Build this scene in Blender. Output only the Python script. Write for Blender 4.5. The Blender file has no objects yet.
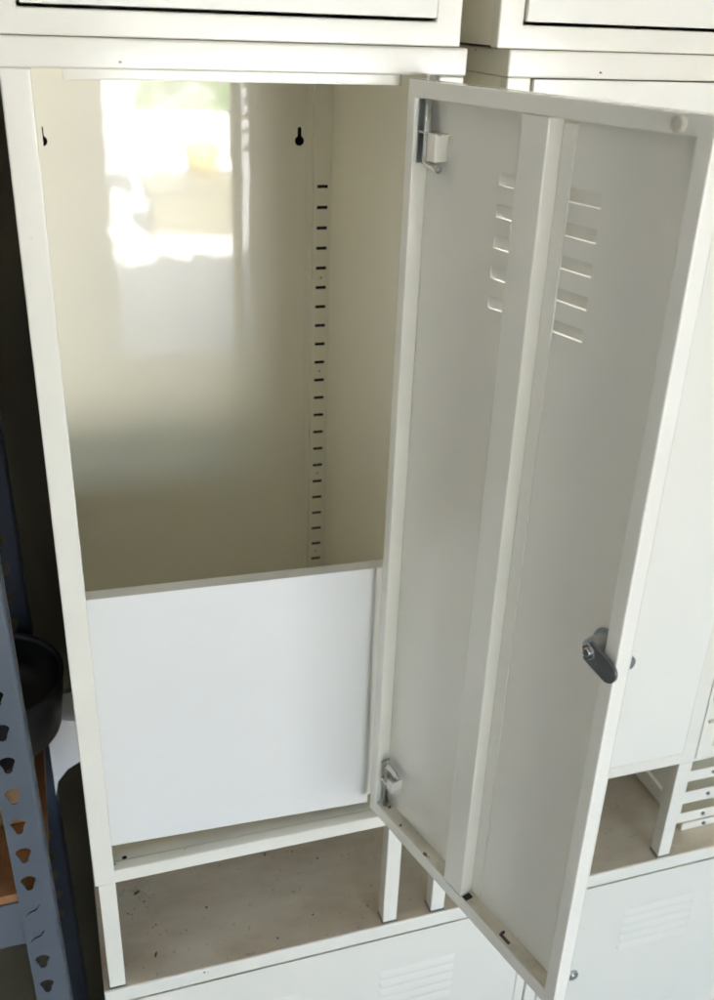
import bpy, bmesh, math, random
from mathutils import Vector, Matrix
from mathutils.geometry import tessellate_polygon
random.seed(7)
S = bpy.context.scene
COL = S.collection
PI = math.pi

# ------------------------------------------------------------------ materials
def new_mat(name):
    m = bpy.data.materials.new(name); m.use_nodes = True
    nt = m.node_tree; b = nt.nodes['Principled BSDF']
    return m, nt, b

def paint(name, col, rough=0.14, var=0.05, grime=0.0, grime_col=(0.30, 0.22, 0.13), gscale=6.0, bump=0.035, bscale=260, spec=0.5,
          chips=0.0, chip_scale=45, wave=0.0):
    m, nt, b = new_mat(name); N = nt.nodes; L = nt.links
    tc = N.new('ShaderNodeTexCoord')
    n1 = N.new('ShaderNodeTexNoise'); n1.inputs['Scale'].default_value = 5; n1.inputs['Detail'].default_value = 5
    L.new(tc.outputs['Object'], n1.inputs['Vector'])
    mix = N.new('ShaderNodeMix'); mix.data_type = 'RGBA'
    mix.inputs['A'].default_value = (*[c * (1 - var) for c in col], 1)
    mix.inputs['B'].default_value = (*[min(1, c * (1 + var)) for c in col], 1)
    L.new(n1.outputs['Fac'], mix.inputs['Factor'])
    out = mix.outputs['Result']
    if grime > 0:
        n2 = N.new('ShaderNodeTexNoise'); n2.inputs['Scale'].default_value = gscale; n2.inputs['Detail'].default_value = 9
        n2.inputs['Roughness'].default_value = 0.68
        L.new(tc.outputs['Object'], n2.inputs['Vector'])
        r = N.new('ShaderNodeMapRange'); r.inputs['From Min'].default_value = 0.47; r.inputs['From Max'].default_value = 0.78
        r.inputs['To Max'].default_value = grime
        L.new(n2.outputs['Fac'], r.inputs['Value'])
        m2 = N.new('ShaderNodeMix'); m2.data_type = 'RGBA'
        L.new(r.outputs['Result'], m2.inputs['Factor']); L.new(out, m2.inputs['A']); m2.inputs['B'].default_value = (*grime_col, 1)
        out = m2.outputs['Result']
    if chips > 0:
        v = N.new('ShaderNodeTexNoise'); v.inputs['Scale'].default_value = chip_scale; v.inputs['Detail'].default_value = 3
        L.new(tc.outputs['Object'], v.inputs['Vector'])
        r = N.new('ShaderNodeMapRange'); r.inputs['From Min'].default_value = 0.755 - chips; r.inputs['From Max'].default_value = 0.775 - chips
        L.new(v.outputs['Fac'], r.inputs['Value'])
        m3 = N.new('ShaderNodeMix'); m3.data_type = 'RGBA'
        L.new(r.outputs['Result'], m3.inputs['Factor']); L.new(out, m3.inputs['A']); m3.inputs['B'].default_value = (0.16, 0.10, 0.055, 1)
        out = m3.outputs['Result']
    L.new(out, b.inputs['Base Color'])
    b.inputs['Roughness'].default_value = rough
    b.inputs['Specular IOR Level'].default_value = spec
    nr = N.new('ShaderNodeTexNoise'); nr.inputs['Scale'].default_value = 22; nr.inputs['Detail'].default_value = 6
    L.new(tc.outputs['Object'], nr.inputs['Vector'])
    rr = N.new('ShaderNodeMapRange'); rr.inputs['To Min'].default_value = rough * 0.75; rr.inputs['To Max'].default_value = rough * 1.35
    L.new(nr.outputs['Fac'], rr.inputs['Value']); L.new(rr.outputs['Result'], b.inputs['Roughness'])
    if bump > 0:
        nb = N.new('ShaderNodeTexNoise'); nb.inputs['Scale'].default_value = bscale; nb.inputs['Detail'].default_value = 2
        L.new(tc.outputs['Object'], nb.inputs['Vector'])
        bp = N.new('ShaderNodeBump'); bp.inputs['Strength'].default_value = bump; bp.inputs['Distance'].default_value = 0.002
        L.new(nb.outputs['Fac'], bp.inputs['Height']); L.new(bp.outputs['Normal'], b.inputs['Normal'])
    if wave > 0:
        if True:
            nw = N.new('ShaderNodeTexNoise'); nw.inputs['Scale'].default_value = 14; nw.inputs['Detail'].default_value = 3
            L.new(tc.outputs['Object'], nw.inputs['Vector'])
            bw = N.new('ShaderNodeBump'); bw.inputs['Strength'].default_value = wave; bw.inputs['Distance'].default_value = 0.01
            L.new(nw.outputs['Fac'], bw.inputs['Height']); L.new(bw.outputs['Normal'], bp.inputs['Normal'] if bump > 0 else b.inputs['Normal'])
    return m

def simple(name, col, rough=0.5, metal=0.0, var=0.12, scale=20, bump=0.0):
    m, nt, b = new_mat(name); N = nt.nodes; L = nt.links
    tc = N.new('ShaderNodeTexCoord'); n1 = N.new('ShaderNodeTexNoise'); n1.inputs['Scale'].default_value = scale; n1.inputs['Detail'].default_value = 7
    L.new(tc.outputs['Object'], n1.inputs['Vector'])
    mix = N.new('ShaderNodeMix'); mix.data_type = 'RGBA'
    mix.inputs['A'].default_value = (*[c * (1 - var) for c in col], 1); mix.inputs['B'].default_value = (*[min(1, c * (1 + var)) for c in col], 1)
    L.new(n1.outputs['Fac'], mix.inputs['Factor']); L.new(mix.outputs['Result'], b.inputs['Base Color'])
    b.inputs['Roughness'].default_value = rough; b.inputs['Metallic'].default_value = metal
    if bump:
        bp = N.new('ShaderNodeBump'); bp.inputs['Strength'].default_value = bump; bp.inputs['Distance'].default_value = 0.004
        L.new(n1.outputs['Fac'], bp.inputs['Height']); L.new(bp.outputs['Normal'], b.inputs['Normal'])
    return m

def dusty(name):
    """cream steel top under years of brown dust, with specks and streaks"""
    m, nt, b = new_mat(name); N = nt.nodes; L = nt.links
    tc = N.new('ShaderNodeTexCoord')
    mp = N.new('ShaderNodeMapping'); mp.inputs['Scale'].default_value = (1.0, 2.2, 1.0); mp.inputs['Rotation'].default_value = (0, 0, 0.5)
    L.new(tc.outputs['Object'], mp.inputs['Vector'])
    n1 = N.new('ShaderNodeTexNoise'); n1.inputs['Scale'].default_value = 7; n1.inputs['Detail'].default_value = 10; n1.inputs['Roughness'].default_value = 0.6
    L.new(mp.outputs['Vector'], n1.inputs['Vector'])
    cr = N.new('ShaderNodeValToRGB')
    cr.color_ramp.elements[0].position = 0.3; cr.color_ramp.elements[0].color = (0.62, 0.515, 0.37, 1)
    cr.color_ramp.elements[1].position = 0.72; cr.color_ramp.elements[1].color = (0.85, 0.77, 0.61, 1)
    L.new(n1.outputs['Fac'], cr.inputs['Fac'])
    n2 = N.new('ShaderNodeTexNoise'); n2.inputs['Scale'].default_value = 130; n2.inputs['Detail'].default_value = 4
    L.new(tc.outputs['Object'], n2.inputs['Vector'])
    r = N.new('ShaderNodeMapRange'); r.inputs['From Min'].default_value = 0.66; r.inputs['From Max'].default_value = 0.72; r.inputs['To Max'].default_value = 0.4
    L.new(n2.outputs['Fac'], r.inputs['Value'])
    m2 = N.new('ShaderNodeMix'); m2.data_type = 'RGBA'; L.new(r.outputs['Result'], m2.inputs['Factor'])
    L.new(cr.outputs['Color'], m2.inputs['A']); m2.inputs['B'].default_value = (0.20, 0.145, 0.09, 1)
    L.new(m2.outputs['Result'], b.inputs['Base Color'])
    b.inputs['Roughness'].default_value = 0.62; b.inputs['Specular IOR Level'].default_value = 0.35
    return m

CREAM = (0.77, 0.745, 0.645)
M = {}
M['cream'] = paint('cream_enamel', CREAM, rough=0.13, var=0.03, chips=0.0)
M['cream_worn'] = paint('cream_enamel_worn', CREAM, rough=0.15, var=0.03, grime=0.10, grime_col=(0.45, 0.33, 0.16), gscale=9, chips=0.03, chip_scale=60)
M['inner'] = paint('cream_enamel_inside_lightened', (0.825, 0.79, 0.665), rough=0.032, var=0.02, bump=0.0, wave=0.03, spec=0.45)  # same cream enamel, lightened in colour to brighten the locker interior
hb = M['inner'].node_tree.nodes['Principled BSDF']; hb.inputs['Coat Weight'].default_value = 0.75; hb.inputs['Coat Roughness'].default_value = 0.33; hb.inputs['Coat IOR'].default_value = 1.5
M['door'] = paint('cream_enamel_door', (0.80, 0.78, 0.69), rough=0.11, var=0.03, bump=0.06, wave=0.02)
M['door_dirty'] = paint('cream_enamel_door_ledge', (0.66, 0.62, 0.50), rough=0.4, grime=0.8, grime_col=(0.24, 0.17, 0.10), gscale=14, chips=0.06, chip_scale=60)
M['white'] = paint('white_enamel_shelf', (0.745, 0.74, 0.70), rough=0.12, var=0.035, wave=0.04, grime=0.14, grime_col=(0.56, 0.55, 0.50), gscale=5)
M['dusty'] = dusty('dusty_top')
M['zinc'] = simple('zinc_plate', (0.42, 0.45, 0.45), 0.36, 0.95, 0.2, 60)
M['dark_metal'] = simple('dull_cast_metal', (0.24, 0.25, 0.25), 0.28, 0.95, 0.25, 80)
M['chrome'] = simple('chrome', (0.62, 0.62, 0.60), 0.15, 1.0, 0.05, 30)
M['hole'] = simple('hole_shade_black', (0.012, 0.011, 0.01), 0.8, 0, 0.2)  # black that paints the darkness inside holes and gaps
M['foot'] = simple('dark_foot_pad', (0.06, 0.06, 0.07), 0.6)
M['rubber'] = simple('cream_rubber', (0.52, 0.49, 0.40), 0.5)
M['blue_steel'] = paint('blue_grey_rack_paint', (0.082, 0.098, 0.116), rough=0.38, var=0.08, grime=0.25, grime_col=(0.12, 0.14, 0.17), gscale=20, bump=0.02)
M['shaded_steel'] = paint('rack_paint_shaded', (0.020, 0.028, 0.045), rough=0.4, var=0.2, bump=0.02)  # rear rack steel, its shade put into a darker colour
M['board'] = simple('orange_particle_board', (0.28, 0.125, 0.045), 0.75, 0, 0.35, 55, 0.3)
M['carton'] = simple('brown_carton', (0.32, 0.19, 0.09), 0.85, 0, 0.15, 14)
M['black_plastic'] = simple('black_plastic', (0.010, 0.011, 0.013), 0.33, 0, 0.25, 40)
M['white_plastic'] = simple('white_plastic', (0.62, 0.64, 0.66), 0.4, 0, 0.05)
M['backwall'] = simple('dark_olive_wall', (0.10, 0.088, 0.055), 0.9, 0, 0.2, 6, 0.2)
M['garage'] = simple('garage_plaster', (0.80, 0.78, 0.74), 0.9, 0, 0.08, 4, 0.2)
M['concrete'] = simple('garage_concrete', (0.50, 0.48, 0.44), 0.8, 0, 0.15, 5, 0.15)
M['drive'] = simple('driveway_concrete', (0.44, 0.445, 0.45), 0.85, 0, 0.12, 1.5, 0.15)
M['leaf'] = simple('bush_leaf', (0.20, 0.38, 0.05), 0.5, 0, 0.5, 3)
M['yellow'] = simple('yellow_plastic', (0.75, 0.55, 0.12), 0.4)
M['olive'] = simple('olive_plastic', (0.21, 0.20, 0.14), 0.5)
M['bug'] = simple('dried_insect', (0.05, 0.03, 0.015), 0.6, 0, 0.5, 90)
M['chip'] = simple('chipped_paint_rust', (0.10, 0.07, 0.05), 0.8, 0, 0.4, 90)

# ------------------------------------------------------------------ mesh helpers
class MB:
    def __init__(self): self.bm = bmesh.new(); self.mats = []
    def _mi(self, m):
        if m is None: return 0
        if m not in self.mats: self.mats.append(m)
        return self.mats.index(m)
    def face(self, pts, m=None):
        vs = [self.bm.verts.new(p) for p in pts]
        f = self.bm.faces.new(vs); f.material_index = self._mi(m); return f
    def box(self, a, b, m=None, T=None):
        x0, y0, z0 = a; x1, y1, z1 = b
        P = [Vector(p) for p in ((x0,y0,z0),(x1,y0,z0),(x1,y1,z0),(x0,y1,z0),(x0,y0,z1),(x1,y0,z1),(x1,y1,z1),(x0,y1,z1))]
        return self.hexa(P, m, T)
    def hexa(self, P, m=None, T=None):
        if T is not None: P = [T @ Vector(p) for p in P]
        v = [self.bm.verts.new(p) for p in P]
        for q in ((0,3,2,1),(4,5,6,7),(0,1,5,4),(1,2,6,5),(2,3,7,6),(3,0,4,7)):
            f = self.bm.faces.new([v[i] for i in q]); f.material_index = self._mi(m)
        return self
    def prism(self, loops, O, U, V, d0, d1, m=None, N=None):
        """loops[0] outer, the rest holes, 2-D points; extruded along N from d0 to d1"""
        O, U, V = Vector(O), Vector(U), Vector(V); N = Vector(N) if N is not None else U.cross(V)
        tri = tessellate_polygon([[Vector((p[0], p[1], 0)) for p in l] for l in loops])
        flat = [p for l in loops for p in l]; mi = self._mi(m)
        A = [self.bm.verts.new(O + U * p[0] + V * p[1] + N * d0) for p in flat]
        B = [self.bm.verts.new(O + U * p[0] + V * p[1] + N * d1) for p in flat]
        for t in tri:
            for vs in ([A[i] for i in t], [B[i] for i in reversed(t)]):
                try: f = self.bm.faces.new(vs); f.material_index = mi
                except ValueError: pass
        k = 0
        for l in loops:
            n = len(l)
            for i in range(n):
                j = (i + 1) % n
                f = self.bm.faces.new([A[k+i], A[k+j], B[k+j], B[k+i]]); f.material_index = mi
            k += n
        return self
    def cyl(self, p0, p1, r0, r1=None, n=20, m=None, cap=True):
        r1 = r0 if r1 is None else r1; p0, p1 = Vector(p0), Vector(p1); d = (p1 - p0).normalized()
        a = d.orthogonal().normalized(); b = d.cross(a); mi = self._mi(m)
        R = [[self.bm.verts.new(p + (a * math.cos(2*PI*i/n) + b * math.sin(2*PI*i/n)) * r) for i in range(n)] for p, r in ((p0, r0), (p1, r1))]
        for i in range(n):
            f = self.bm.faces.new([R[0][i], R[0][(i+1)%n], R[1][(i+1)%n], R[1][i]]); f.material_index = mi; f.smooth = True
        if cap:
            for q in (list(reversed(R[0])), R[1]): f = self.bm.faces.new(q); f.material_index = mi
        return self
    def tube(self, pts, r, n=12, m=None, taper=False):
        pts = [Vector(p) for p in pts]; rings = []; mi = self._mi(m); a = None
        for i, p in enumerate(pts):
            d = (pts[min(i+1, len(pts)-1)] - pts[max(i-1, 0)]).normalized()
            a = d.orthogonal().normalized() if a is None else (a - d * a.dot(d)).normalized()
            b = d.cross(a)
            q_ = r * (0.35 if (taper and i == len(pts)-1) else 1.0)
            rings.append([self.bm.verts.new(p + (a * math.cos(2*PI*k/n) + b * math.sin(2*PI*k/n)) * q_) for k in range(n)])
        for A, B in zip(rings, rings[1:]):
            for k in range(n):
                f = self.bm.faces.new([A[k], A[(k+1)%n], B[(k+1)%n], B[k]]); f.smooth = True; f.material_index = mi
        for q in (rings[0][::-1], rings[-1]): f = self.bm.faces.new(q); f.material_index = mi
        return self
    def lathe(self, prof, c=(0,0,0), n=48, m=None, sx=1, sy=1):
        c = Vector(c); mi = self._mi(m)
        rings = [[self.bm.verts.new(c + Vector((r*math.cos(2*PI*k/n)*sx, r*math.sin(2*PI*k/n)*sy, z))) for k in range(n)] for r, z in prof]
        for A, B in zip(rings, rings[1:]):
            for k in range(n):
                f = self.bm.faces.new([A[k], A[(k+1)%n], B[(k+1)%n], B[k]]); f.smooth = True; f.material_index = mi
        return self
    def build(self, name, mat, parent=None, bevel=0.0, seg=2, loc=None, rot=None):
        bmesh.ops.recalc_face_normals(self.bm, faces=self.bm.faces)
        me = bpy.data.meshes.new(name); self.bm.to_mesh(me); self.bm.free()
        for m in (self.mats or [mat]): me.materials.append(m if m is not None else mat)
        o = bpy.data.objects.new(name, me); COL.objects.link(o)
        if parent is not None: o.parent = parent
        if loc is not None: o.location = loc
        if rot is not None: o.rotation_euler = rot
        if bevel > 0:
            b = o.modifiers.new('bevel', 'BEVEL'); b.width = bevel; b.segments = seg; b.limit_method = 'ANGLE'
            b.angle_limit = math.radians(50); b.harden_normals = False
            for p in me.polygons: p.use_smooth = True
            w = o.modifiers.new('wn', 'WEIGHTED_NORMAL'); w.keep_sharp = True
        return o

def empty(name, loc, rot=(0,0,0), parent=None):
    o = bpy.data.objects.new(name, None); COL.objects.link(o); o.location = loc; o.rotation_euler = rot
    o.empty_display_size = 0.05
    if parent: o.parent = parent
    return o
def tag(o, label, cat, group=None):
    o['label'] = label; o['category'] = cat
    if group: o['group'] = group
    return o
def struct(o): o['kind'] = 'structure'; return o
def copy_tree(o, parent=None, skip=()):
    c = o.copy(); COL.objects.link(c)
    c.parent = parent
    for ch in list(o.children):
        if ch.name.split('.')[0] in skip: continue
        copy_tree(ch, c, skip)
    return c
def circ(cx, cy, r, n=16, a0=0.0, a1=2*PI): return [(cx + r*math.cos(a0+(a1-a0)*i/n), cy + r*math.sin(a0+(a1-a0)*i/n)) for i in range(n)]
def rect(x0, y0, x1, y1): return [(x0,y0),(x1,y0),(x1,y1),(x0,y1)]

# ------------------------------------------------------------------ measured dimensions (1 unit = one door height and a bit)
W, D = 0.40, 0.4228                 # locker width and depth
PW = 0.0244                         # front post width
ZT, ZT0 = 0.0775, 0.0542            # top rail
ZB0, ZB = -0.8305, -0.8504          # bottom rail
ZL = -1.0357                        # top of the lower cabinets
GAP = 0.0433
DW, DT = 0.3374, 0.0190             # door width, thickness
DZT, DZB = 0.0518, -0.8081
SK = 0.0008
LOCKGROUP = 'cream steel lockers stacked in two rows'

# ------------------------------------------------------------------ door (local frame: x from hinge to free edge, y = outward, z up)
def door_skin(parent, u0, u1, z0, z1, louv, name='skin', mat=None, outward=0.0060):
    """sheet at depth DT with stamped louvres whose hoods bulge outward"""
    lu0, lu1, zs, lh = louv
    b = MB(); loops = [rect(u0, z0, u1, z1)]
    for z in zs: loops.append(rect(lu0, z, lu1, z + lh))
    b.prism(loops, (0, DT - SK, 0), (1,0,0), (0,0,1), 0, SK, N=(0,1,0))
    s = 0.0035
    for z in zs:
        zt = z + lh; y = DT
        A = Vector((lu0, y, zt)); B = Vector((lu1, y, zt)); C = Vector((lu1, y, z)); Dd = Vector((lu0, y, z))
        E = Vector((lu0 + s, y + outward, z - 0.0008)); F = Vector((lu1 - s, y + outward, z - 0.0008))
        E2 = Vector((lu0 + s, y + outward * 0.8, z + lh * 0.42)); F2 = Vector((lu1 - s, y + outward * 0.8, z + lh * 0.42))
        v = [b.bm.verts.new(p) for p in (A, B, C, Dd, E, F, E2, F2)]
        for q in ((0,1,7,6), (6,7,5,4), (0,6,3), (6,4,3), (1,2,7), (7,2,5)):
            f = b.bm.faces.new([v[i] for i in q]); f.smooth = True
    return b.build(name, mat or M['door'], parent)

def make_door(parent, loc, rotz, full=True):
    d = empty('door', loc, (0, 0, rotz), parent)
    # box section rim
    r = MB()
    fr, fl, ft, fb = 0.3228, 0.0125, 0.0372, -0.7912
    yb = DT - SK - 0.0002
    r.prism([rect(0, DZB, DW, DZT), rect(fl, fb, fr, ft)], (0,0,0), (1,0,0), (0,0,1), 0, yb, N=(0,1,0))
    r.build('rim', M['door'], d, bevel=0.0013)
    # dirty ledge skins lying in the bottom of the pan
    lg = MB(); lg.box((fl+.0006, 0.0016, fb), (0.151, yb-.0006, fb+0.0006)); lg.box((0.1855, 0.0016, fb), (fr-.0006, yb-.0006, fb+0.0006))
    lg.build('dirty_ledge', M['door_dirty'], d)
    door_skin(d, 0.0005, DW-0.0005, DZB+.0005, DZT-.0005, (0.114, 0.232, [-0.0243 - 0.02635*k for k in range(5)], 0.0112))
    s = MB(); s.box((0.1525, 0.0006, fb+.0003), (0.1842, DT-.0016, ft-.0003)); s.build('stiffener', M['door'], d, bevel=0.0014)
    s = MB(); s.box((0.1842, DT-.0028, fb+.004), (0.1985, DT-.0009, ft-.004)); s.build('stiffener_flange', M['door'], d, bevel=0.0005)
    if not full: return d
    k = MB(); k.box((0.247, 0.0045, fb+.0007), (0.262, 0.0075, fb+.0022)); k.box((0.247, 0.0062, fb+.0007), (0.249, 0.0110, fb+.0040)); k.build('rusty_clip', M['chip'], d)
    k = MB(); k.box((0.1856, 0.0022, fb+.0007), (0.1925, 0.0120, fb+.0016)); k.build('gap_shade', M['hole'], d)  # black slab painting the dark gap at the stiffener foot
    # spring bolts in the two hinge corners
    for top in (1, 0):
        s1 = 1 if top else -1
        zc, ze = (-0.0180, 0.0560) if top else (-0.7235, -0.8095)
        pts = [(0.0215, 0.0088, ze)]
        pts += [(0.0215, 0.0088, zc + s1*0.008)]
        pts += [(0.0215 + 0.007*(1-math.cos(a)), 0.0088 - 0.002*math.sin(a), zc + s1*(0.008 - 0.008*math.sin(a))) for a in (0.4, 0.8, 1.2, PI/2)]
        pts += [(0.041, 0.0055, zc - s1*0.001), (0.049, 0.0030, zc - s1*0.002), (0.0512, 0.0024, zc - s1*0.0026)]
        p = MB().tube(pts, 0.0034, 14, taper=True); p.build('hinge_bolt', M['chrome'], d)
        bz = 0.0020 if top else -0.7455
        k = MB()
        k.box((fl+.0005, 0.0045, bz + s1*0.006), (0.047, DT-.0012, bz + s1*0.0074))       # plate the bolt slides through
        k.box((0.0300, 0.0028, bz - (0.0165 if top else 0.0085)), (0.0415, 0.0042, bz + 0.0074))                # white cover plate
        k.box((0.0405, 0.0042, bz - (0.0165 if top else 0.0085)), (0.0415, DT-.0012, bz + 0.0074))
        k.build('bolt_bracket', M['door'], d, bevel=0.0005)
        k = MB(); k.box((fl+.0003, 0.004, bz - s1*0.02), (fl+.0016, DT-.0012, ft-.001) if top else (fl+.0016, DT-.0012, bz+.02))
        if top: k.build('bolt_guide', M['zinc'], d)
        else:
            k.build('bolt_guide', M['zinc'], d)
    # cam lock beside the free edge
    lx, lz = 0.3105, -0.3745
    k = MB(); k.cyl((lx, DT-.001, lz), (lx, -0.002, lz), 0.0115, 0.0105, 28); k.cyl((lx, DT-.0035, lz), (lx, DT-.0012, lz), 0.0150, 0.0150, 28)
    k.build('lock_barrel', M['zinc'], d, bevel=0.0006)
    k = MB(); k.cyl((lx, -0.0021, lz), (lx, -0.0055, lz), 0.0088, 0.0078, 6); k.cyl((lx, -0.0056, lz), (lx, -0.0082, lz), 0.0042, 0.0036, 20)
    k.build('lock_nut', M['chrome'], d, bevel=0.0006)
    # flat tongue, points down and outward over the rim
    a = math.radians(-17); L0, wd = 0.0335, 0.0105
    prof = [(-0.002, -wd)] + [(L0 - wd + wd*math.cos(t), wd*math.sin(t)) for t in [(-PI/2 + PI*i/12) for i in range(13)]] + [(-0.002, wd)]
    k = MB(); U = Vector((math.cos(a), 0, math.sin(a))); V = Vector((-math.sin(a), 0, math.cos(a)))
    k.prism([prof], (lx, 0, lz), U, V, -0.0052, -0.0022, N=(0, 1, 0)); k.build('lock_tongue', M['dark_metal'], d, bevel=0.0005)
    k = MB(); k.cyl((lx, DT, lz), (lx, DT+0.006, lz), 0.0135, 0.012, 28); k.build('lock_face', M['chrome'], d, bevel=0.0008)
    k = MB(); k.cyl((0.3073, 0.0004, 0.0444), (0.3073, -0.003, 0.0444), 0.0066, 0.0050, 24); k.build('rubber_bumper', M['rubber'], d, bevel=0.0008)
    return d

# ------------------------------------------------------------------ locker
def keyhole(cx, cz, r=0.0062):
    pts = []
    for i in range(20):
        a = math.radians(115 + i * (310 / 19)); pts.append((cx + r*math.cos(a), cz + r*math.sin(a)))
    pts += [(cx + 0.0026, cz + 0.015)] + [(cx + 0.0026*math.cos(a), cz + 0.015 + 0.0026*math.sin(a)) for a in (0.6, 1.57, 2.5)] + [(cx - 0.0026, cz + 0.015)]
    return pts

def make_locker(x, zoff=0.0):
    t = empty('steel_locker', (x, 0, zoff + ZL))
    O = (0, 0, -ZL)
    def P(mb, name, mat, **k): return mb.build(name, mat, t, loc=O, **k)
    f = MB()
    f.prism([rect(0, ZB, W, ZT0), rect(PW, ZB0, W-PW, ZT0 - 0.0)][:1] and [[(0,ZB),(W,ZB),(W,ZT0),(W-PW,ZT0),(W-PW,ZB0),(PW,ZB0),(PW,ZT0),(0,ZT0)]],
            (0,0,0), (1,0,0), (0,0,1), 0, 0.0155, N=(0,1,0))
    P(f, 'front_frame', M['cream_worn'], bevel=0.0018, seg=3)
    f = MB(); f.box((-0.0012, -0.0022, ZT0), (W+0.0012, D, ZT)); P(f, 'top_rail', M['cream_worn'], bevel=0.0022, seg=3)
    f = MB(); f.box((0.0008, 0.0155, ZB+.002), (0.0026, D-.001, ZT0-.0005)); P(f, 'side_panel', M['inner'])
    f = MB(); f.box((W-0.0026, 0.0155, ZB+.002), (W-0.0008, D-.001, ZT0-.0005)); P(f, 'side_panel', M['inner'])
    f = MB(); f.prism([rect(0.0027, ZB+.002, W-.0027, ZT0-.0005), keyhole(0.0334, -0.0505), keyhole(0.3560, -0.0505)],
                      (0, D, 0), (1,0,0), (0,0,1), 0, 0.0010, N=(0,1,0)); P(f, 'back_panel', M['inner'])
    f = MB(); f.box((0.02, D+0.02, -0.09), (0.38, D+0.022, -0.02)); P(f, 'keyhole_shade', M['hole'])  # black sheet added behind the keyholes to paint them dark
    f = MB(); f.box((0.003, 0.0310, ZB0-.0085), (W-.003, D-.001, ZB0-.0070)); P(f, 'floor_panel', M['inner'])
    f = MB(); f.prism([rect(PW-.003, 0.0157, W-PW+.003, 0.0290), circ(0.0381, 0.0190, 0.0032)], (0, 0, ZB0-.0016), (1,0,0), (0,1,0), 0, 0.0012, N=(0,0,1))
    P(f, 'bottom_rail_flange', M['cream_worn'])
    f = MB(); f.box((0.031, 0.0165, ZB0-.0052), (0.046, 0.0255, ZB0-.0045)); P(f, 'screw_hole_shade', M['hole'])  # black plate under the flange, paints the screw hole's shade
    # stop lip hanging behind the top rail
    f = MB(); f.box((0.049, 0.0162, 0.0462), (0.3455, 0.0178, ZT0-.0002)); f.box((0.049, 0.0162, 0.0448), (0.3455, 0.0225, 0.0464))
    P(f, 'door_stop', M['cream'], bevel=0.0004)
    # slotted shelf supports in the back corners
    for side in (1, 0):
        def X(v): return v if side else W - v
        xa, xb = sorted((X(0.3742), X(0.3972)))
        cx = X(0.3857)
        loops = [rect(xa, ZB0+.01, xb, ZT0-.004)]
        for k in range(26):
            z = -0.1068 - 0.0272*k
            if z > ZB0 + .02: loops.append(rect(cx-0.0074, z-0.0022, cx+0.0074, z+0.0022))
        for z in (-0.2292, -0.3652, -0.5284, -0.6644): loops.append(circ(cx, z, 0.0014, 8))
        f = MB(); f.prism(loops, (0, D-.0105, 0), (1,0,0), (0,0,1), 0, 0.001, N=(0,1,0))
        e = xa if side else xb
        f.box((e-.0005, D-.0103, ZB0+.01), (e+.0005, D-.0004, ZT0-.004))
        e2 = X(0.3655); a, bb = sorted((e, e2)); f.box((a, D-.0014, ZB0+.01), (bb, D-.0004, ZT0-.004))
        f.box((xa+.001, D-.0040, ZB0+.012), (xb-.001, D-.0030, ZT0-.006), M['hole'])  # black strip painting the shade behind the slots
        f.mats = [M['inner'], M['hole']] if M['hole'] in f.mats else [M['inner']]
        # material slots: 0 inner, 1 hole
        for fc in f.bm.faces: pass
        sup = P(f, 'shelf_support', M['inner'])
        me = sup.data
        for p in me.polygons:
            ys = [me.vertices[i].co.y for i in p.vertices]
            p.material_index = 1 if (min(ys) > D-.0041 and max(ys) < D-.0029) else 0
    return t

def add_legs(t):
    for (x0, y0) in ((0.0039, 0.0008), (W-.0039-.0205, 0.0008), (0.0039, D-.0215), (W-.0039-.0205, D-.0215)):
        b = MB(); b.box((x0, y0, ZL+.0022), (x0+.0205, y0+.0205, ZB-.0004))
        l = b.build('leg', M['cream_worn'], t, bevel=0.0012, loc=(0,0,-ZL))
        b = MB(); b.box((x0-.0004, y0-.0004, ZL+.0004), (x0+.0209, y0+.0209, ZL+.0022)); b.build('foot_pad', M['foot'], l)
    for z in ():
        pass

HX, HY = 0.34506, -0.00274
DR = Vector((0.26821064, -0.96336029)); ROT = math.atan2(DR.y, DR.x)

# middle row, left: open locker
L1 = make_locker(0.0); add_legs(L1)
tag(L1, 'cream steel locker standing open, its slotted back corner and keyholes in view', 'locker', LOCKGROUP)
make_door(L1, (HX, HY, -ZL), ROT)
# hinge knuckle plate joining open door and post
# middle row, right: closed locker
L2 = make_locker(W + GAP); add_legs(L2)
tag(L2, 'closed cream steel locker to the right, mostly hidden behind the open door', 'locker', LOCKGROUP)
dclosed = make_door(L2, (W-0.0255-.0040, DT-.0010, -ZL), PI, full=False)
dclosed.scale = (0.3487/DW, 1, 1); dclosed.location.x = 0.3757 
dclosed.location.z = -ZL - 0.0008 - 0.0086 + 0.0094
# taller door leaf for the closed locker: opening is 0.8837 high, the leaf 0.8599
sc = (0.0532 + 0.8290) / (DZT - DZB); dclosed.scale.z = sc; dclosed.location.z = -ZL + (0.0532 - DZT*sc)
b = MB(); b.cyl((0.327, -0.001, 0), (0.327, 0.0, 0), 0.001, 0.001, 6)
b.bm.free()
lx2 = 0.7042 - (W+GAP) - 0.0095
b = MB(); b.cyl((lx2, 0.0, -0.648-ZL), (lx2, -0.004, -0.648-ZL), 0.0125, 0.0115, 28); b.build('lock_face', M['chrome'], L2, bevel=0.0008)

# top row
U1 = copy_tree(L1, skip=('leg', 'door')); U1.location = (-0.0060, 0.0004, ZL + ZT - ZB + 0.0005)
U1['label'] = 'closed cream locker of the top row, stacked directly above the open locker'
d1 = copy_tree(dclosed, U1)
U2 = copy_tree(L1, skip=('leg', 'door')); U2.location = (0.4300, 0.0004, ZL + ZT - ZB + 0.0005)
U2['label'] = 'closed cream locker of the top row, at the upper right beyond the gap'
d2 = copy_tree(dclosed, U2)
for d in (d1, d2): d.location.z += 0.0012

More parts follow.
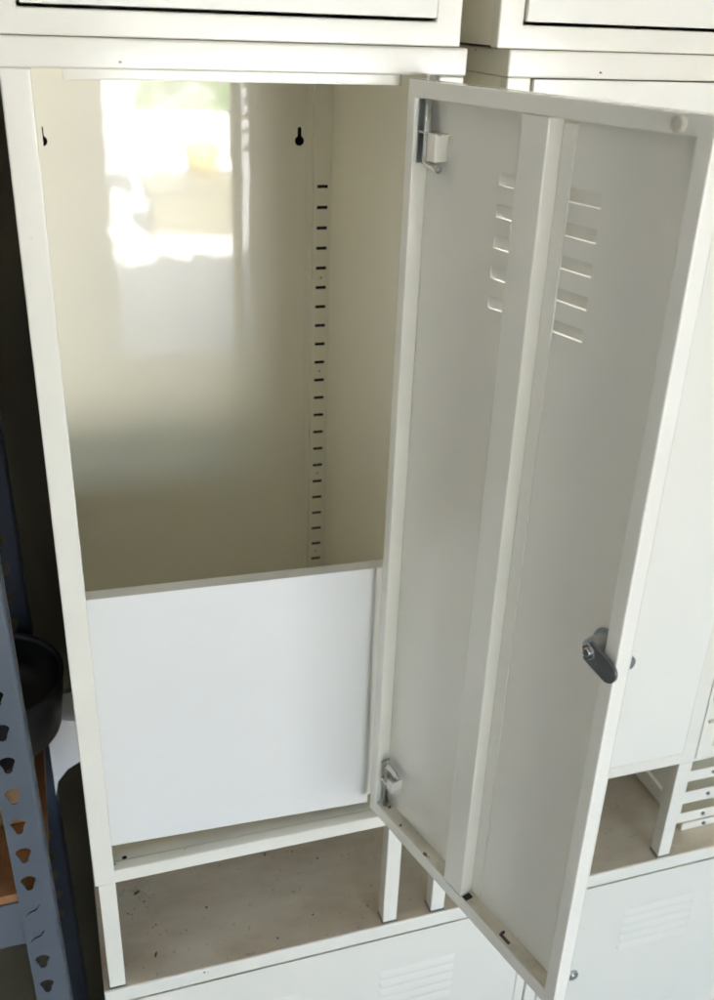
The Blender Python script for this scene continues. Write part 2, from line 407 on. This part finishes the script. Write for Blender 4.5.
# ------------------------------------------------------------------ white loose shelf panel inside the open locker
b = MB()
tl, tr, bl, br = Vector((0.0218, 0.0200, -0.4594)), Vector((0.3462, 0.0200, -0.4664)), Vector((0.0222, 0.0200, -0.8090)), Vector((0.3505, 0.0200, -0.8215))
n = Vector((0, 1, 0)); th = 0.0009
b.hexa([bl, br, br + n*th, bl + n*th, tl, tr, tr + n*th, tl + n*th])
b.build('shelf_face', M['white'], None).name = 'shelf_face'
face = bpy.data.objects['shelf_face']
SP = empty('loose_shelf', (0.19, 0.02, -0.823)); inv = Matrix.Translation((-0.19, -0.02, 0.823))
face.parent = SP; face.location = (-0.19, -0.02, 0.823)
tag(SP, 'white steel shelf panel standing on edge inside the open locker', 'shelf panel')
def edge(name, p, q, inward, w=0.0168, t=0.0010, ext=0.0):
    d = (q - p).normalized(); q2 = q + d*ext; up = Vector(inward)
    k = MB(); y0, y1 = p.y, p.y + w
    A, B = p.copy(), q2.copy()
    pts = [A, B, B + up*t, A + up*t]
    lo = [Vector((v.x, y0, v.z)) for v in pts]; hi = [Vector((v.x, y1, v.z)) for v in pts]
    k.hexa([lo[0], lo[1], hi[1], hi[0], lo[3], lo[2], hi[2], hi[3]])
    return k.build(name, M['white'], SP, loc=(-0.19, -0.02, 0.823), bevel=0.0004)
edge('top_flange', tl + Vector((0, .0009, 0)), tr + Vector((0, .0009, 0)), (0,0,-1), ext=0.0275)
edge('bottom_flange', bl + Vector((0, .0009, 0)), br + Vector((0, .0009, 0)), (0,0,1))
edge('side_flange', bl + Vector((.0, .0009, 0)), tl + Vector((0, .0009, 0)), (1,0,0))
edge('side_flange', br + Vector((0, .0009, 0)), tr + Vector((0, .0009, 0)), (-1,0,0), w=0.012)
k = MB(); k.hexa([br + Vector((0,.0130,0)), Vector((0.3745,.0330,br.z)), Vector((0.3745,.034,br.z)), br + Vector((0,.014,0)),
                  tr + Vector((0,.0130,-.0012)), Vector((0.3735,.0330,tr.z-.0012)), Vector((0.3735,.034,tr.z-.0012)), tr + Vector((0,.014,-.0012))])
k.build('side_return', M['cream'], SP, loc=(-0.19, -0.02, 0.823))

# ------------------------------------------------------------------ lower cabinets
FLOOR = -2.0
def lower_cabinet(x0, x1, doors, label, locks):
    t = empty('steel_cabinet', ((x0+x1)/2, 0, FLOOR)); ox = (x0+x1)/2
    loc = (-ox, 0, -FLOOR)
    b = MB(); b.box((x0, 0.0185, FLOOR+.02), (x1, D, ZL-.0030)); b.build('carcass', M['cream'], t, loc=loc)
    b = MB(); b.box((x0+.0008, -0.0006, ZL-.0009), (x1-.0008, D-.0005, ZL-.0003)); b.build('dusty_top', M['dusty'], t, loc=loc)
    xs = [x0] + [v for d in doors for v in d[:2]] + [x1]
    zr = -1.0612
    loops = [[(x0, FLOOR+.02), (x1, FLOOR+.02), (x1, ZL-.001), (x0, ZL-.001)]] + [rect(d[0]-.0012, FLOOR+.05, d[1]+.0012, zr) for d in doors]
    b = MB(); b.prism(loops, (0,0,0), (1,0,0), (0,0,1), -0.0024, 0.0184, N=(0,1,0)); b.build('front_frame', M['cream_worn'], t, loc=loc, bevel=0.0020, seg=3)
    for d in doors:
        dd = MB(); z0, z1 = FLOOR+.052, zr-.0016
        loops = [rect(d[0], z0, d[1], z1)]; sets = d[2]; zs = [-1.1300 - 0.0190*k for k in range(5)]; lh = 0.0110
        for a_, b_ in sets:
            for z in zs: loops.append(rect(a_, z-lh, b_, z))
        dd.prism(loops, (0,0,0), (1,0,0), (0,0,1), -0.0030, -0.0020, N=(0,1,0))
        for (l0, l1) in sets:
            for z in zs:
                zt, zb, o, s, y = z, z-lh, 0.0034, 0.0035, -0.0030
                pts = [(l0,y,zt),(l1,y,zt),(l1,y,zb),(l0,y,zb),(l0+s,y-o,zb),(l1-s,y-o,zb),(l0+s,y-o*.8,zb+lh*.42),(l1-s,y-o*.8,zb+lh*.42)]
                v = [dd.bm.verts.new(p) for p in pts]
                for q in ((0,1,7,6),(6,7,5,4),(0,6,3),(6,4,3),(1,2,7),(7,2,5)):
                    f = dd.bm.faces.new([v[i] for i in q]); f.smooth = True
        dd.box((d[0]+.002, -0.0018, z0+.002), (d[1]-.002, 0.012, z1-.002))
        dd.build('door', M['cream'], t, loc=loc, bevel=0.0006)
    for lx, lz in locks:
        k = MB(); k.cyl((lx, -0.0022, lz), (lx, -0.007, lz), 0.0105, 0.0090, 28); k.cyl((lx, -0.0069, lz), (lx, -0.0085, lz), 0.0050, 0.0045, 20)
        k.build('lock_knob', M['chrome'], t, loc=loc, bevel=0.0012)
    return tag(t, label, 'cabinet', 'low cream cabinets under the lockers')
lower_cabinet(-0.0037, 0.6185, [(0.018, 0.6008, [(0.142, 0.2585), (0.3752, 0.4915)])],
              'low cream cabinet under the open locker, its top dusty and littered', [])
lower_cabinet(0.6215, 1.2445, [(0.6440, 1.2230, [(0.7765, 0.9050), (0.985, 1.10)])],
              'low cream cabinet at the lower right with a round chrome lock knob', [(0.7027, -1.2518)])

# ------------------------------------------------------------------ third cabinet and slotted box at the right edge
t = empty('wall_cabinet', (1.05, 0, ZB+.0)); loc = (-1.05, 0, -ZB)
b = MB(); b.prism([[(0.8448, ZB+.002), (1.25, ZB+.002), (1.25, ZT), (0.8448, ZT)], rect(0.8700, ZB0, 1.226, ZT0)], (0,0,0), (1,0,0), (0,0,1), 0.0004, 0.016, N=(0,1,0))
b.build('front_frame', M['cream_worn'], t, loc=loc, bevel=0.0018)
b = MB(); b.box((0.8452, 0.016, ZB+.003), (1.249, D, ZT-.001)); b.build('carcass', M['cream'], t, loc=loc)
b = MB(); b.box((0.8712, 0.0008, ZB0+.001), (1.2248, 0.0155, ZT0-.001)); b.build('door', M['cream'], t, loc=loc, bevel=0.001)
b = MB(); b.box((0.8508, -0.0040, -0.7810), (0.8640, 0.0003, -0.7765)); b.build('handle', M['rubber'], t, loc=loc, bevel=0.001)
b = MB(); b.box((0.8500, -0.0008, -0.742), (0.8660, 0.0003, -0.705)); b.build('label_plate', M['rubber'], t, loc=loc, bevel=0.0006)
for xx in (0.90, 1.22):
    b = MB(); b.box((xx, 0.19, ZL+.0004), (xx+.0205, 0.21, ZB+.0025)); b.build('leg', M['cream_worn'], t, loc=loc, bevel=0.001)
tag(t, 'cream steel locker cut off by the right edge, with a small plate on its post', 'locker')

t = empty('slotted_rack', (1.06, 0.04, ZL+.018)); loc = (-1.06, -0.04, -ZL-.018)
x0, x1, y0, y1, z0, z1 = 0.874, 1.24, 0.040, 0.185, -1.0180, -0.868
gaps = [(-0.912, -0.893), (-0.954, -0.933), (-0.998, -0.978)]
b = MB(); b.prism([rect(x0, z0, x1, z1)] + [rect(x0+.004, g[0], x1-.03, g[1]) for g in gaps], (0, y0, 0), (1,0,0), (0,0,1), 0, 0.0012, N=(0,1,0))
b.build('front_panel', M['cream'], t, loc=loc)
b = MB(); b.prism([rect(y0+.0013, z0, y1, z1)] + [rect(0.086, -0.992, 0.135, -0.984), circ(0.112, -1.0045, 0.0022, 10)], (x0, 0, 0), (0,1,0), (0,0,1), 0, 0.0012, N=(1,0,0))
b.build('side_panel', M['cream'], t, loc=loc)
b = MB(); b.box((x1-.0012, y0+.0013, z0), (x1, y1, z1)); b.box((x0+.0013, y1-.0012, z0), (x1-.0013, y1, z1)); b.box((x0+.0013, y0+.0013, z0), (x1-.0013, y1-.0013, z0+.001))
b.build('inner_shell', M['inner'], t, loc=loc)
for g in (-0.9225, -0.966, -1.008):
    b = MB(); b.cyl((0.921, y0, g), (0.921, y0-.002, g), 0.0032, 0.0028, 12); b.build('bolt', M['dark_metal'], t, loc=loc)
tag(t, 'low white steel rack with three horizontal slots and dark bolts, beside the leg at right', 'rack')
t = empty('steel_tray', (1.06, 0.04, ZL)); loc = (-1.06, -0.04, -ZL)
b = MB(); b.box((0.886, 0.0385, ZL+.0003), (1.24, 0.185, ZL+.0153)); b.build('body', M['cream'], t, loc=loc, bevel=0.0012)
b = MB(); b.cyl((0.926, 0.0384, ZL+.008), (0.926, 0.0362, ZL+.008), 0.0032, 0.0028, 12); b.build('bolt', M['dark_metal'], t, loc=loc)
tag(t, 'flat white steel tray lying under the slotted rack at right', 'tray')

# ------------------------------------------------------------------ blue grey boltless rack at left
RZ = 0.0144
rk = empty('storage_rack', (-0.06, 0, FLOOR)); rk.rotation_euler = (0, RZ * -1, 0)
def rx(z): return 0.0
# in rack space x is measured from the right edge of the front upright at z = -1.0367
RKX = -0.0449 + 0.06
def rl(x, y, z):   # world (unleaned) to rack local
    return (x, y, z - FLOOR)
# upright right edge follows x = -0.0449 - RZ*(z+1.0367)
off = -0.0449 + 0.06 + RZ * (1.0367 - 2.0) * -1 * -1
XR = -0.0449 + 0.06 + RZ * 0.9633          # local right edge (x at local z=0)
def upright(y, mat, ret_mat=None, wd=0.0395, ylen=0.035, direction=1):
    b = MB(); zc0 = 1.0004; z = zc0 - 0.0447*22.5; b.prism([rect(XR-wd, 0.002, XR-0.0045, zc0-0.0447*6.5)], (0, y, 0), (1,0,0), (0,0,1), 0, 0.0016, N=(0,1,0))
    c = XR-0.0247
    for k in range(-6, 26):
        z = zc0 + 0.0447*k; cell = rect(XR-wd, z-.02235, XR-0.0045, z+.02235)
        if k in (2, 3): hole = [(c-.009, z-.0085), (c-.0045, z-.0045), (c+.003, z-.0020), (c+.0088, z+.0062), (c+.0072, z+.0066), (c+.0018, z+.0006), (c-.0055, z-.0020), (c-.0098, z-.0075)]
        else:
            hole = [(c + 0.0085*math.cos(math.radians(a)), z + 0.0035 + 0.0068*math.sin(math.radians(a))) for a in range(-35, 216, 25)]
            hole += [(c + 0.0046*math.cos(math.radians(a)), z - 0.0080 + 0.0046*math.sin(math.radians(a))) for a in range(165, 376, 21)]
        b.prism([cell, hole], (0, y, 0), (1,0,0), (0,0,1), 0, 0.0016, N=(0,1,0))
    # rolled corner and return flange with its own row of slots
    for i in range(4):
        a0, a1 = i*PI/8, (i+1)*PI/8; r = 0.0045
        p = lambda a, rr: (XR-.0045 + rr*math.sin(a), y + r - rr*math.cos(a))
        A, B_, C_, D_ = p(a0, r), p(a1, r), p(a1, r-.0016), p(a0, r-.0016)
        b.hexa([(A[0],A[1],0),(B_[0],B_[1],0),(C_[0],C_[1],0),(D_[0],D_[1],0),(A[0],A[1],2.25),(B_[0],B_[1],2.25),(C_[0],C_[1],2.25),(D_[0],D_[1],2.25)])
    loops = [rect(y+.0045, 0, y+ylen, 2.25)]
    for k in range(-6, 20): loops.append(rect(y+.012, zc0+.0447*k-.008, y+.020, zc0+.0447*k+.008))
    b.prism(loops, (XR-.0016, 0, 0), (0,1,0), (0,0,1), 0, 0.0016, N=(1,0,0))
    return b.build('upright', mat, rk)
upright(0.0, M['blue_steel']); upright(0.35, M['shaded_steel'])
b = MB(); bz0, bz1 = -0.9225-FLOOR, -0.8535-FLOOR
b.box((-0.95, 0.004, bz0), (XR-0.0395+0.004, 0.0058, bz1)); b.box((-0.95, 0.0058, bz1-.0018), (XR-.0395, 0.020, bz1))
b.build('beam', M['blue_steel'], rk, bevel=0.0006)
b = MB(); b.box((-0.95, 0.36, bz0), (XR-0.037, 0.362, bz1)); b.build('beam', M['shaded_steel'], rk)
b = MB(); b.box((-0.95, 0.0068, bz1+.0004), (XR-.0030, 0.345, bz1+.0125)); b.build('shelf_board', M['board'], rk)
b = MB(); b.box((-0.95, 0.0068, bz1+.66), (XR-.0030, 0.345, bz1+.672)); b.build('shelf_board', M['board'], rk)
b = MB(); b.box((-0.95, 0.004, bz1+.59), (XR-0.0355, 0.0058, bz1+.659)); b.build('beam', M['blue_steel'], rk)
tag(rk, 'blue grey boltless storage rack with keyhole slots at the left edge', 'rack')

SHZ = -0.8535 + 0.0125
t = empty('cardboard_box', (-0.20, 0.22, SHZ+.002)); 
b = MB(); b.box((-0.20, -0.10, 0), (0.135, 0.10, 0.062)); b.build('carton', M['carton'], t, bevel=0.001)
b = MB(); b.box((0.1352, -0.1005, 0.006), (0.1368, 0.10, 0.058)); b.build('edge_flap', simple('tan_card_edge', (0.62, 0.5, 0.33), 0.8), t)
tag(t, 'brown cardboard box on the rack shelf under the black tub', 'box')

b = MB(); R = 0.108
b.lathe([(0.0, 0.0), (R*.86, 0.0), (R*.90, 0.004), (R*.97, 0.060), (R*.985, 0.078), (R, 0.083), (R*1.0, 0.0855), (R*.985, 0.0865), (R*.95, 0.085), (R*.935, 0.076), (R*.92, 0.055), (R*.86, 0.008), (0.0, 0.006)], n=72)
tub = b.build('black_tub', M['black_plastic'], None, loc=(-0.118, 0.238, SHZ+.0655))
tag(tub, 'round black plastic tub wedged between the rack and the locker', 'tub')

b = MB()
prof = [(-0.046, -0.985), (-0.040, -0.957), (-0.024, -0.936), (-0.004, -0.925), (-0.004, -0.795), (-0.046, -0.795)]  # lower edge follows a shadow arc, shade put into the outline
b.prism([prof], (0, 0.318, 0), (1,0,0), (0,0,1), 0, 0.012, N=(0,1,0))
wp = b.build('white_board', M['white_plastic'], None, bevel=0.001)
tag(wp, 'piece of white board with its lower edge cut to a shadow arc behind the black tub', 'board')

# ------------------------------------------------------------------ litter on the dusty top
def insect(x, y, z, s, rz, label, legs=True):
    t = empty('dead_insect', (x, y, z), (0, 0, rz))
    b = MB()
    for (px, r, l) in ((0, 1.0, 1.7), (1.9, 0.75, 1.0), (-1.9, 0.8, 1.6)):
        n = 10
        prof = [(max(0.01, r*math.sin(PI*i/8)), -l*math.cos(PI*i/8)) for i in range(9)]
        rings = [[b.bm.verts.new(((px + z_)*s, rr*math.cos(2*PI*k/n)*s, (0.8 + .7*rr*math.sin(2*PI*k/n))*s)) for k in range(n)] for rr, z_ in prof]
        for A, B in zip(rings, rings[1:]):
            for k in range(n): b.bm.faces.new([A[k], A[(k+1)%n], B[(k+1)%n], B[k]]).smooth = True
    b.build('body', M['bug'], t)
    if legs:
        for sy in (-1, 1):
            for i, px in enumerate((1.5, 0.2, -1.3)):
                q = MB(); q.tube([(px*s, 0, .8*s), ((px+.8-.5*i)*s, sy*3*s, 2.2*s), ((px+2.2-2.0*i)*s, sy*7.5*s, .15*s)], 0.11*s, 5); q.build('leg', M['bug'], t)
    return tag(t, label, 'insect', 'dead insects on the dusty cabinet top')
insect(0.054, 0.147, ZL, 0.0017, 0.6, 'dark dead insect near the left leg, the larger of the litter')
insect(0.067, 0.037, ZL, 0.0014, 1.2, 'brown dead insect near the front edge of the dusty top', legs=False)
insect(0.245, 0.168, ZL, 0.0011, 1.4, 'long legged dead insect just below the locker bottom rail')
b = MB()
for i in range(60):
    x = random.choice((random.uniform(0.03, 0.6), random.gauss(0.06, 0.03))); y = random.uniform(0.012, 0.3)
    if x < 0.027: continue
    r = random.choice((.0006, .0009, .0014)); a = random.random()*PI; h = r*.6
    pts = [(x + r*math.cos(a+k*2*PI/5)*random.uniform(.6,1.4), y + r*math.sin(a+k*2*PI/5)*random.uniform(.6,1.4)) for k in range(5)]
    b.prism([pts], (0,0,ZL-.0004), (1,0,0), (0,1,0), 0, h, N=(0,0,1))
for i in range(25):
    x = random.uniform(0.63, 1.1); y = random.uniform(0.012, 0.3); r = random.choice((.0005, .0008, .001)); a = random.random()*PI
    pts = [(x + r*math.cos(a+k*2*PI/5)*random.uniform(.6,1.4), y + r*math.sin(a+k*2*PI/5)*random.uniform(.6,1.4)) for k in range(5)]
    b.prism([pts], (0,0,ZL-.0004), (1,0,0), (0,1,0), 0, r*.6, N=(0,0,1))
o = b.build('dirt_specks', M['bug']); o['kind'] = 'stuff'; o['label'] = 'scattered specks of dirt on the dusty cabinet tops'

# ------------------------------------------------------------------ the place: open garage facing a sunlit driveway
YO, ZLIN = -4.5, 0.46
def slab(name, a, b_, mat):
    m = MB(); m.box(a, b_); return struct(m.build(name, mat))
slab('floor', (-1.7, YO, FLOOR-.1), (4.6, 0.62, FLOOR), M['concrete'])
slab('driveway', (-40, -70, FLOOR-.14), (40, YO-.002, FLOOR-.02), M['drive'])
slab('wall_back', (-1.7, 0.48, FLOOR+.002), (4.6, 0.6, 1.6), M['backwall'])
slab('wall_left', (-1.8, YO+.1, FLOOR+.002), (-1.702, 0.6, 1.6), M['garage'])  # unseen wall, set close in to bounce fill light
slab('wall_right', (4.602, YO+.1, FLOOR+.002), (4.7, 0.6, 1.6), M['garage'])
slab('ceiling', (-1.8, YO, 1.602), (4.7, 0.6, 1.7), M['garage'])
m = MB(); m.prism([[(-1.8, FLOOR+.002), (0.46, FLOOR+.002), (0.46, ZLIN), (2.8, ZLIN), (2.8, FLOOR+.002), (4.7, FLOOR+.002), (4.7, 1.6), (-1.8, 1.6)]],
                  (0, YO, 0), (1,0,0), (0,0,1), 0, 0.098, N=(0,1,0))
struct(m.build('wall_front', M['garage']))  # unseen wall, opening and left jamb shaped for the daylight and its reflection

# driveway things that only show mirrored; chests and bucket are made up for the reflection
def bush(x, y, r, h, label):
    t = empty('bush', (x, y, FLOOR-.02))
    b = MB()
    for k in range(1500):
        a, c = random.uniform(0, 2*PI), random.uniform(-1, 1); rr = random.uniform(.55, 1) ** .5
        q = math.sqrt(1-c*c); p = Vector((r*rr*q*math.cos(a), r*rr*q*math.sin(a), h*.55 + h*.45*rr*c))
        s = 0.05; u = Vector((random.gauss(0,1), random.gauss(0,1), random.gauss(0,1))).normalized(); v = u.orthogonal().normalized()
        b.face([p - u*s, p + v*s*.5, p + u*s, p - v*s*.5])
    b.build('foliage', M['leaf'], t)
    m = MB(); m.cyl((0,0,0), (0,0,h*.6), 0.05, 0.03); m.build('trunk', M['carton'], t)
    tag(t, label, 'bush')
bush(2.25, -13.2, 0.80, 1.50, 'green bush mirrored as a soft green patch in the locker back')
def crate(name, a, b_, mat, lidmat, label, cat):
    t = empty(name, ((a[0]+b_[0])/2, (a[1]+b_[1])/2, a[2])); loc = tuple(-v for v in t.location)
    m = MB(); m.box(a, (b_[0], b_[1], b_[2]-.08)); m.build('body', mat, t, bevel=.02, loc=loc)
    m = MB(); m.box((a[0]-.02, a[1]-.02, b_[2]-.078), (b_[0]+.02, b_[1]+.02, b_[2])); m.build('lid', lidmat, t, bevel=.02, loc=loc)
    return tag(t, label, cat)
crate('added_olive_chest', (1.15, -9.3, FLOOR-.02), (2.35, -8.6, -1.50), M['olive'], M['olive'], 'low olive chest made up to give a dull block in the reflection', 'chest')
crate('added_white_chest', (1.20, -11.9, FLOOR-.02), (2.6, -11.0, -1.13), M['white_plastic'], M['white_plastic'], 'white chest made up for a bright patch mirrored in the locker back', 'chest')
bk = MB(); bk.lathe([(0.0, 0), (0.13, 0), (0.17, 0.3), (0.165, 0.3), (0.125, 0.01), (0, 0.01)], n=32); o = bk.build('added_yellow_bucket', M['yellow'], loc=(1.80, -10.7, FLOOR+.45))
o.location = (1.75, -9.0, -1.499)
tag(o, 'yellow bucket on the olive chest, made up for a mirrored yellow dab', 'bucket')

# ------------------------------------------------------------------ light
SUN_EL, SUN_AZ = math.radians(49), math.radians(160)     # azimuth measured from -Y towards +X
sd = Vector((math.sin(SUN_AZ)*math.cos(SUN_EL), -math.cos(SUN_AZ)*math.cos(SUN_EL), math.sin(SUN_EL)))
sl = bpy.data.lights.new('sun', 'SUN'); sl.energy = 4.6; sl.angle = math.radians(0.5); sl.color = (1, 0.96, 0.90)
so = bpy.data.objects.new('sun', sl); COL.objects.link(so); so.rotation_euler = sd.to_track_quat('Z', 'Y').to_euler(); so.location = (2, -8, 6)
w = bpy.data.worlds.new('World'); S.world = w; w.use_nodes = True
nt = w.node_tree; bg = nt.nodes['Background']; sky = nt.nodes.new('ShaderNodeTexSky'); sky.sky_type = 'NISHITA'; sky.sun_disc = False; sky.dust_density = 4.0; sky.air_density = 0.9
sky.sun_elevation = SUN_EL; sky.sun_rotation = math.atan2(sd.x, sd.y)
nt.links.new(sky.outputs[0], bg.inputs[0]); bg.inputs[1].default_value = 0.10

# ------------------------------------------------------------------ camera
Rv = Vector((0.95319109, -0.30035212, 0.03486176)); Uv = Vector((0.1043268, 0.4349035, 0.89441314)); Fv = Vector((0.28380038, 0.84890962, -0.44588092))
cd = bpy.data.cameras.new('camera'); cam = bpy.data.objects.new('camera', cd); COL.objects.link(cam)
Mx = Matrix((Rv, Uv, -Fv)).transposed().to_4x4(); Mx.translation = Vector((0.014956, -0.892360, 0.103224)); cam.matrix_world = Mx
cd.sensor_fit = 'VERTICAL'; cd.sensor_height = 24.0; cd.sensor_width = 24.0; cd.lens = 24.0 * 0.97915
cd.clip_start = 0.02; cd.clip_end = 300
cd.dof.use_dof = True; cd.dof.focus_distance = 0.98; cd.dof.aperture_fstop = 4.5
S.camera = cam

S.view_settings.view_transform = 'Standard'; S.view_settings.look = 'None'; S.view_settings.gamma = 1
S.view_settings.exposure = 4.85
S.render.engine = 'CYCLES'
c = S.cycles
c.use_denoising = True
try: c.denoiser = 'OPENIMAGEDENOISE'
except Exception: pass
c.max_bounces = 12; c.diffuse_bounces = 8; c.glossy_bounces = 6; c.caustics_reflective = False; c.caustics_refractive = False
c.sample_clamp_indirect = 20
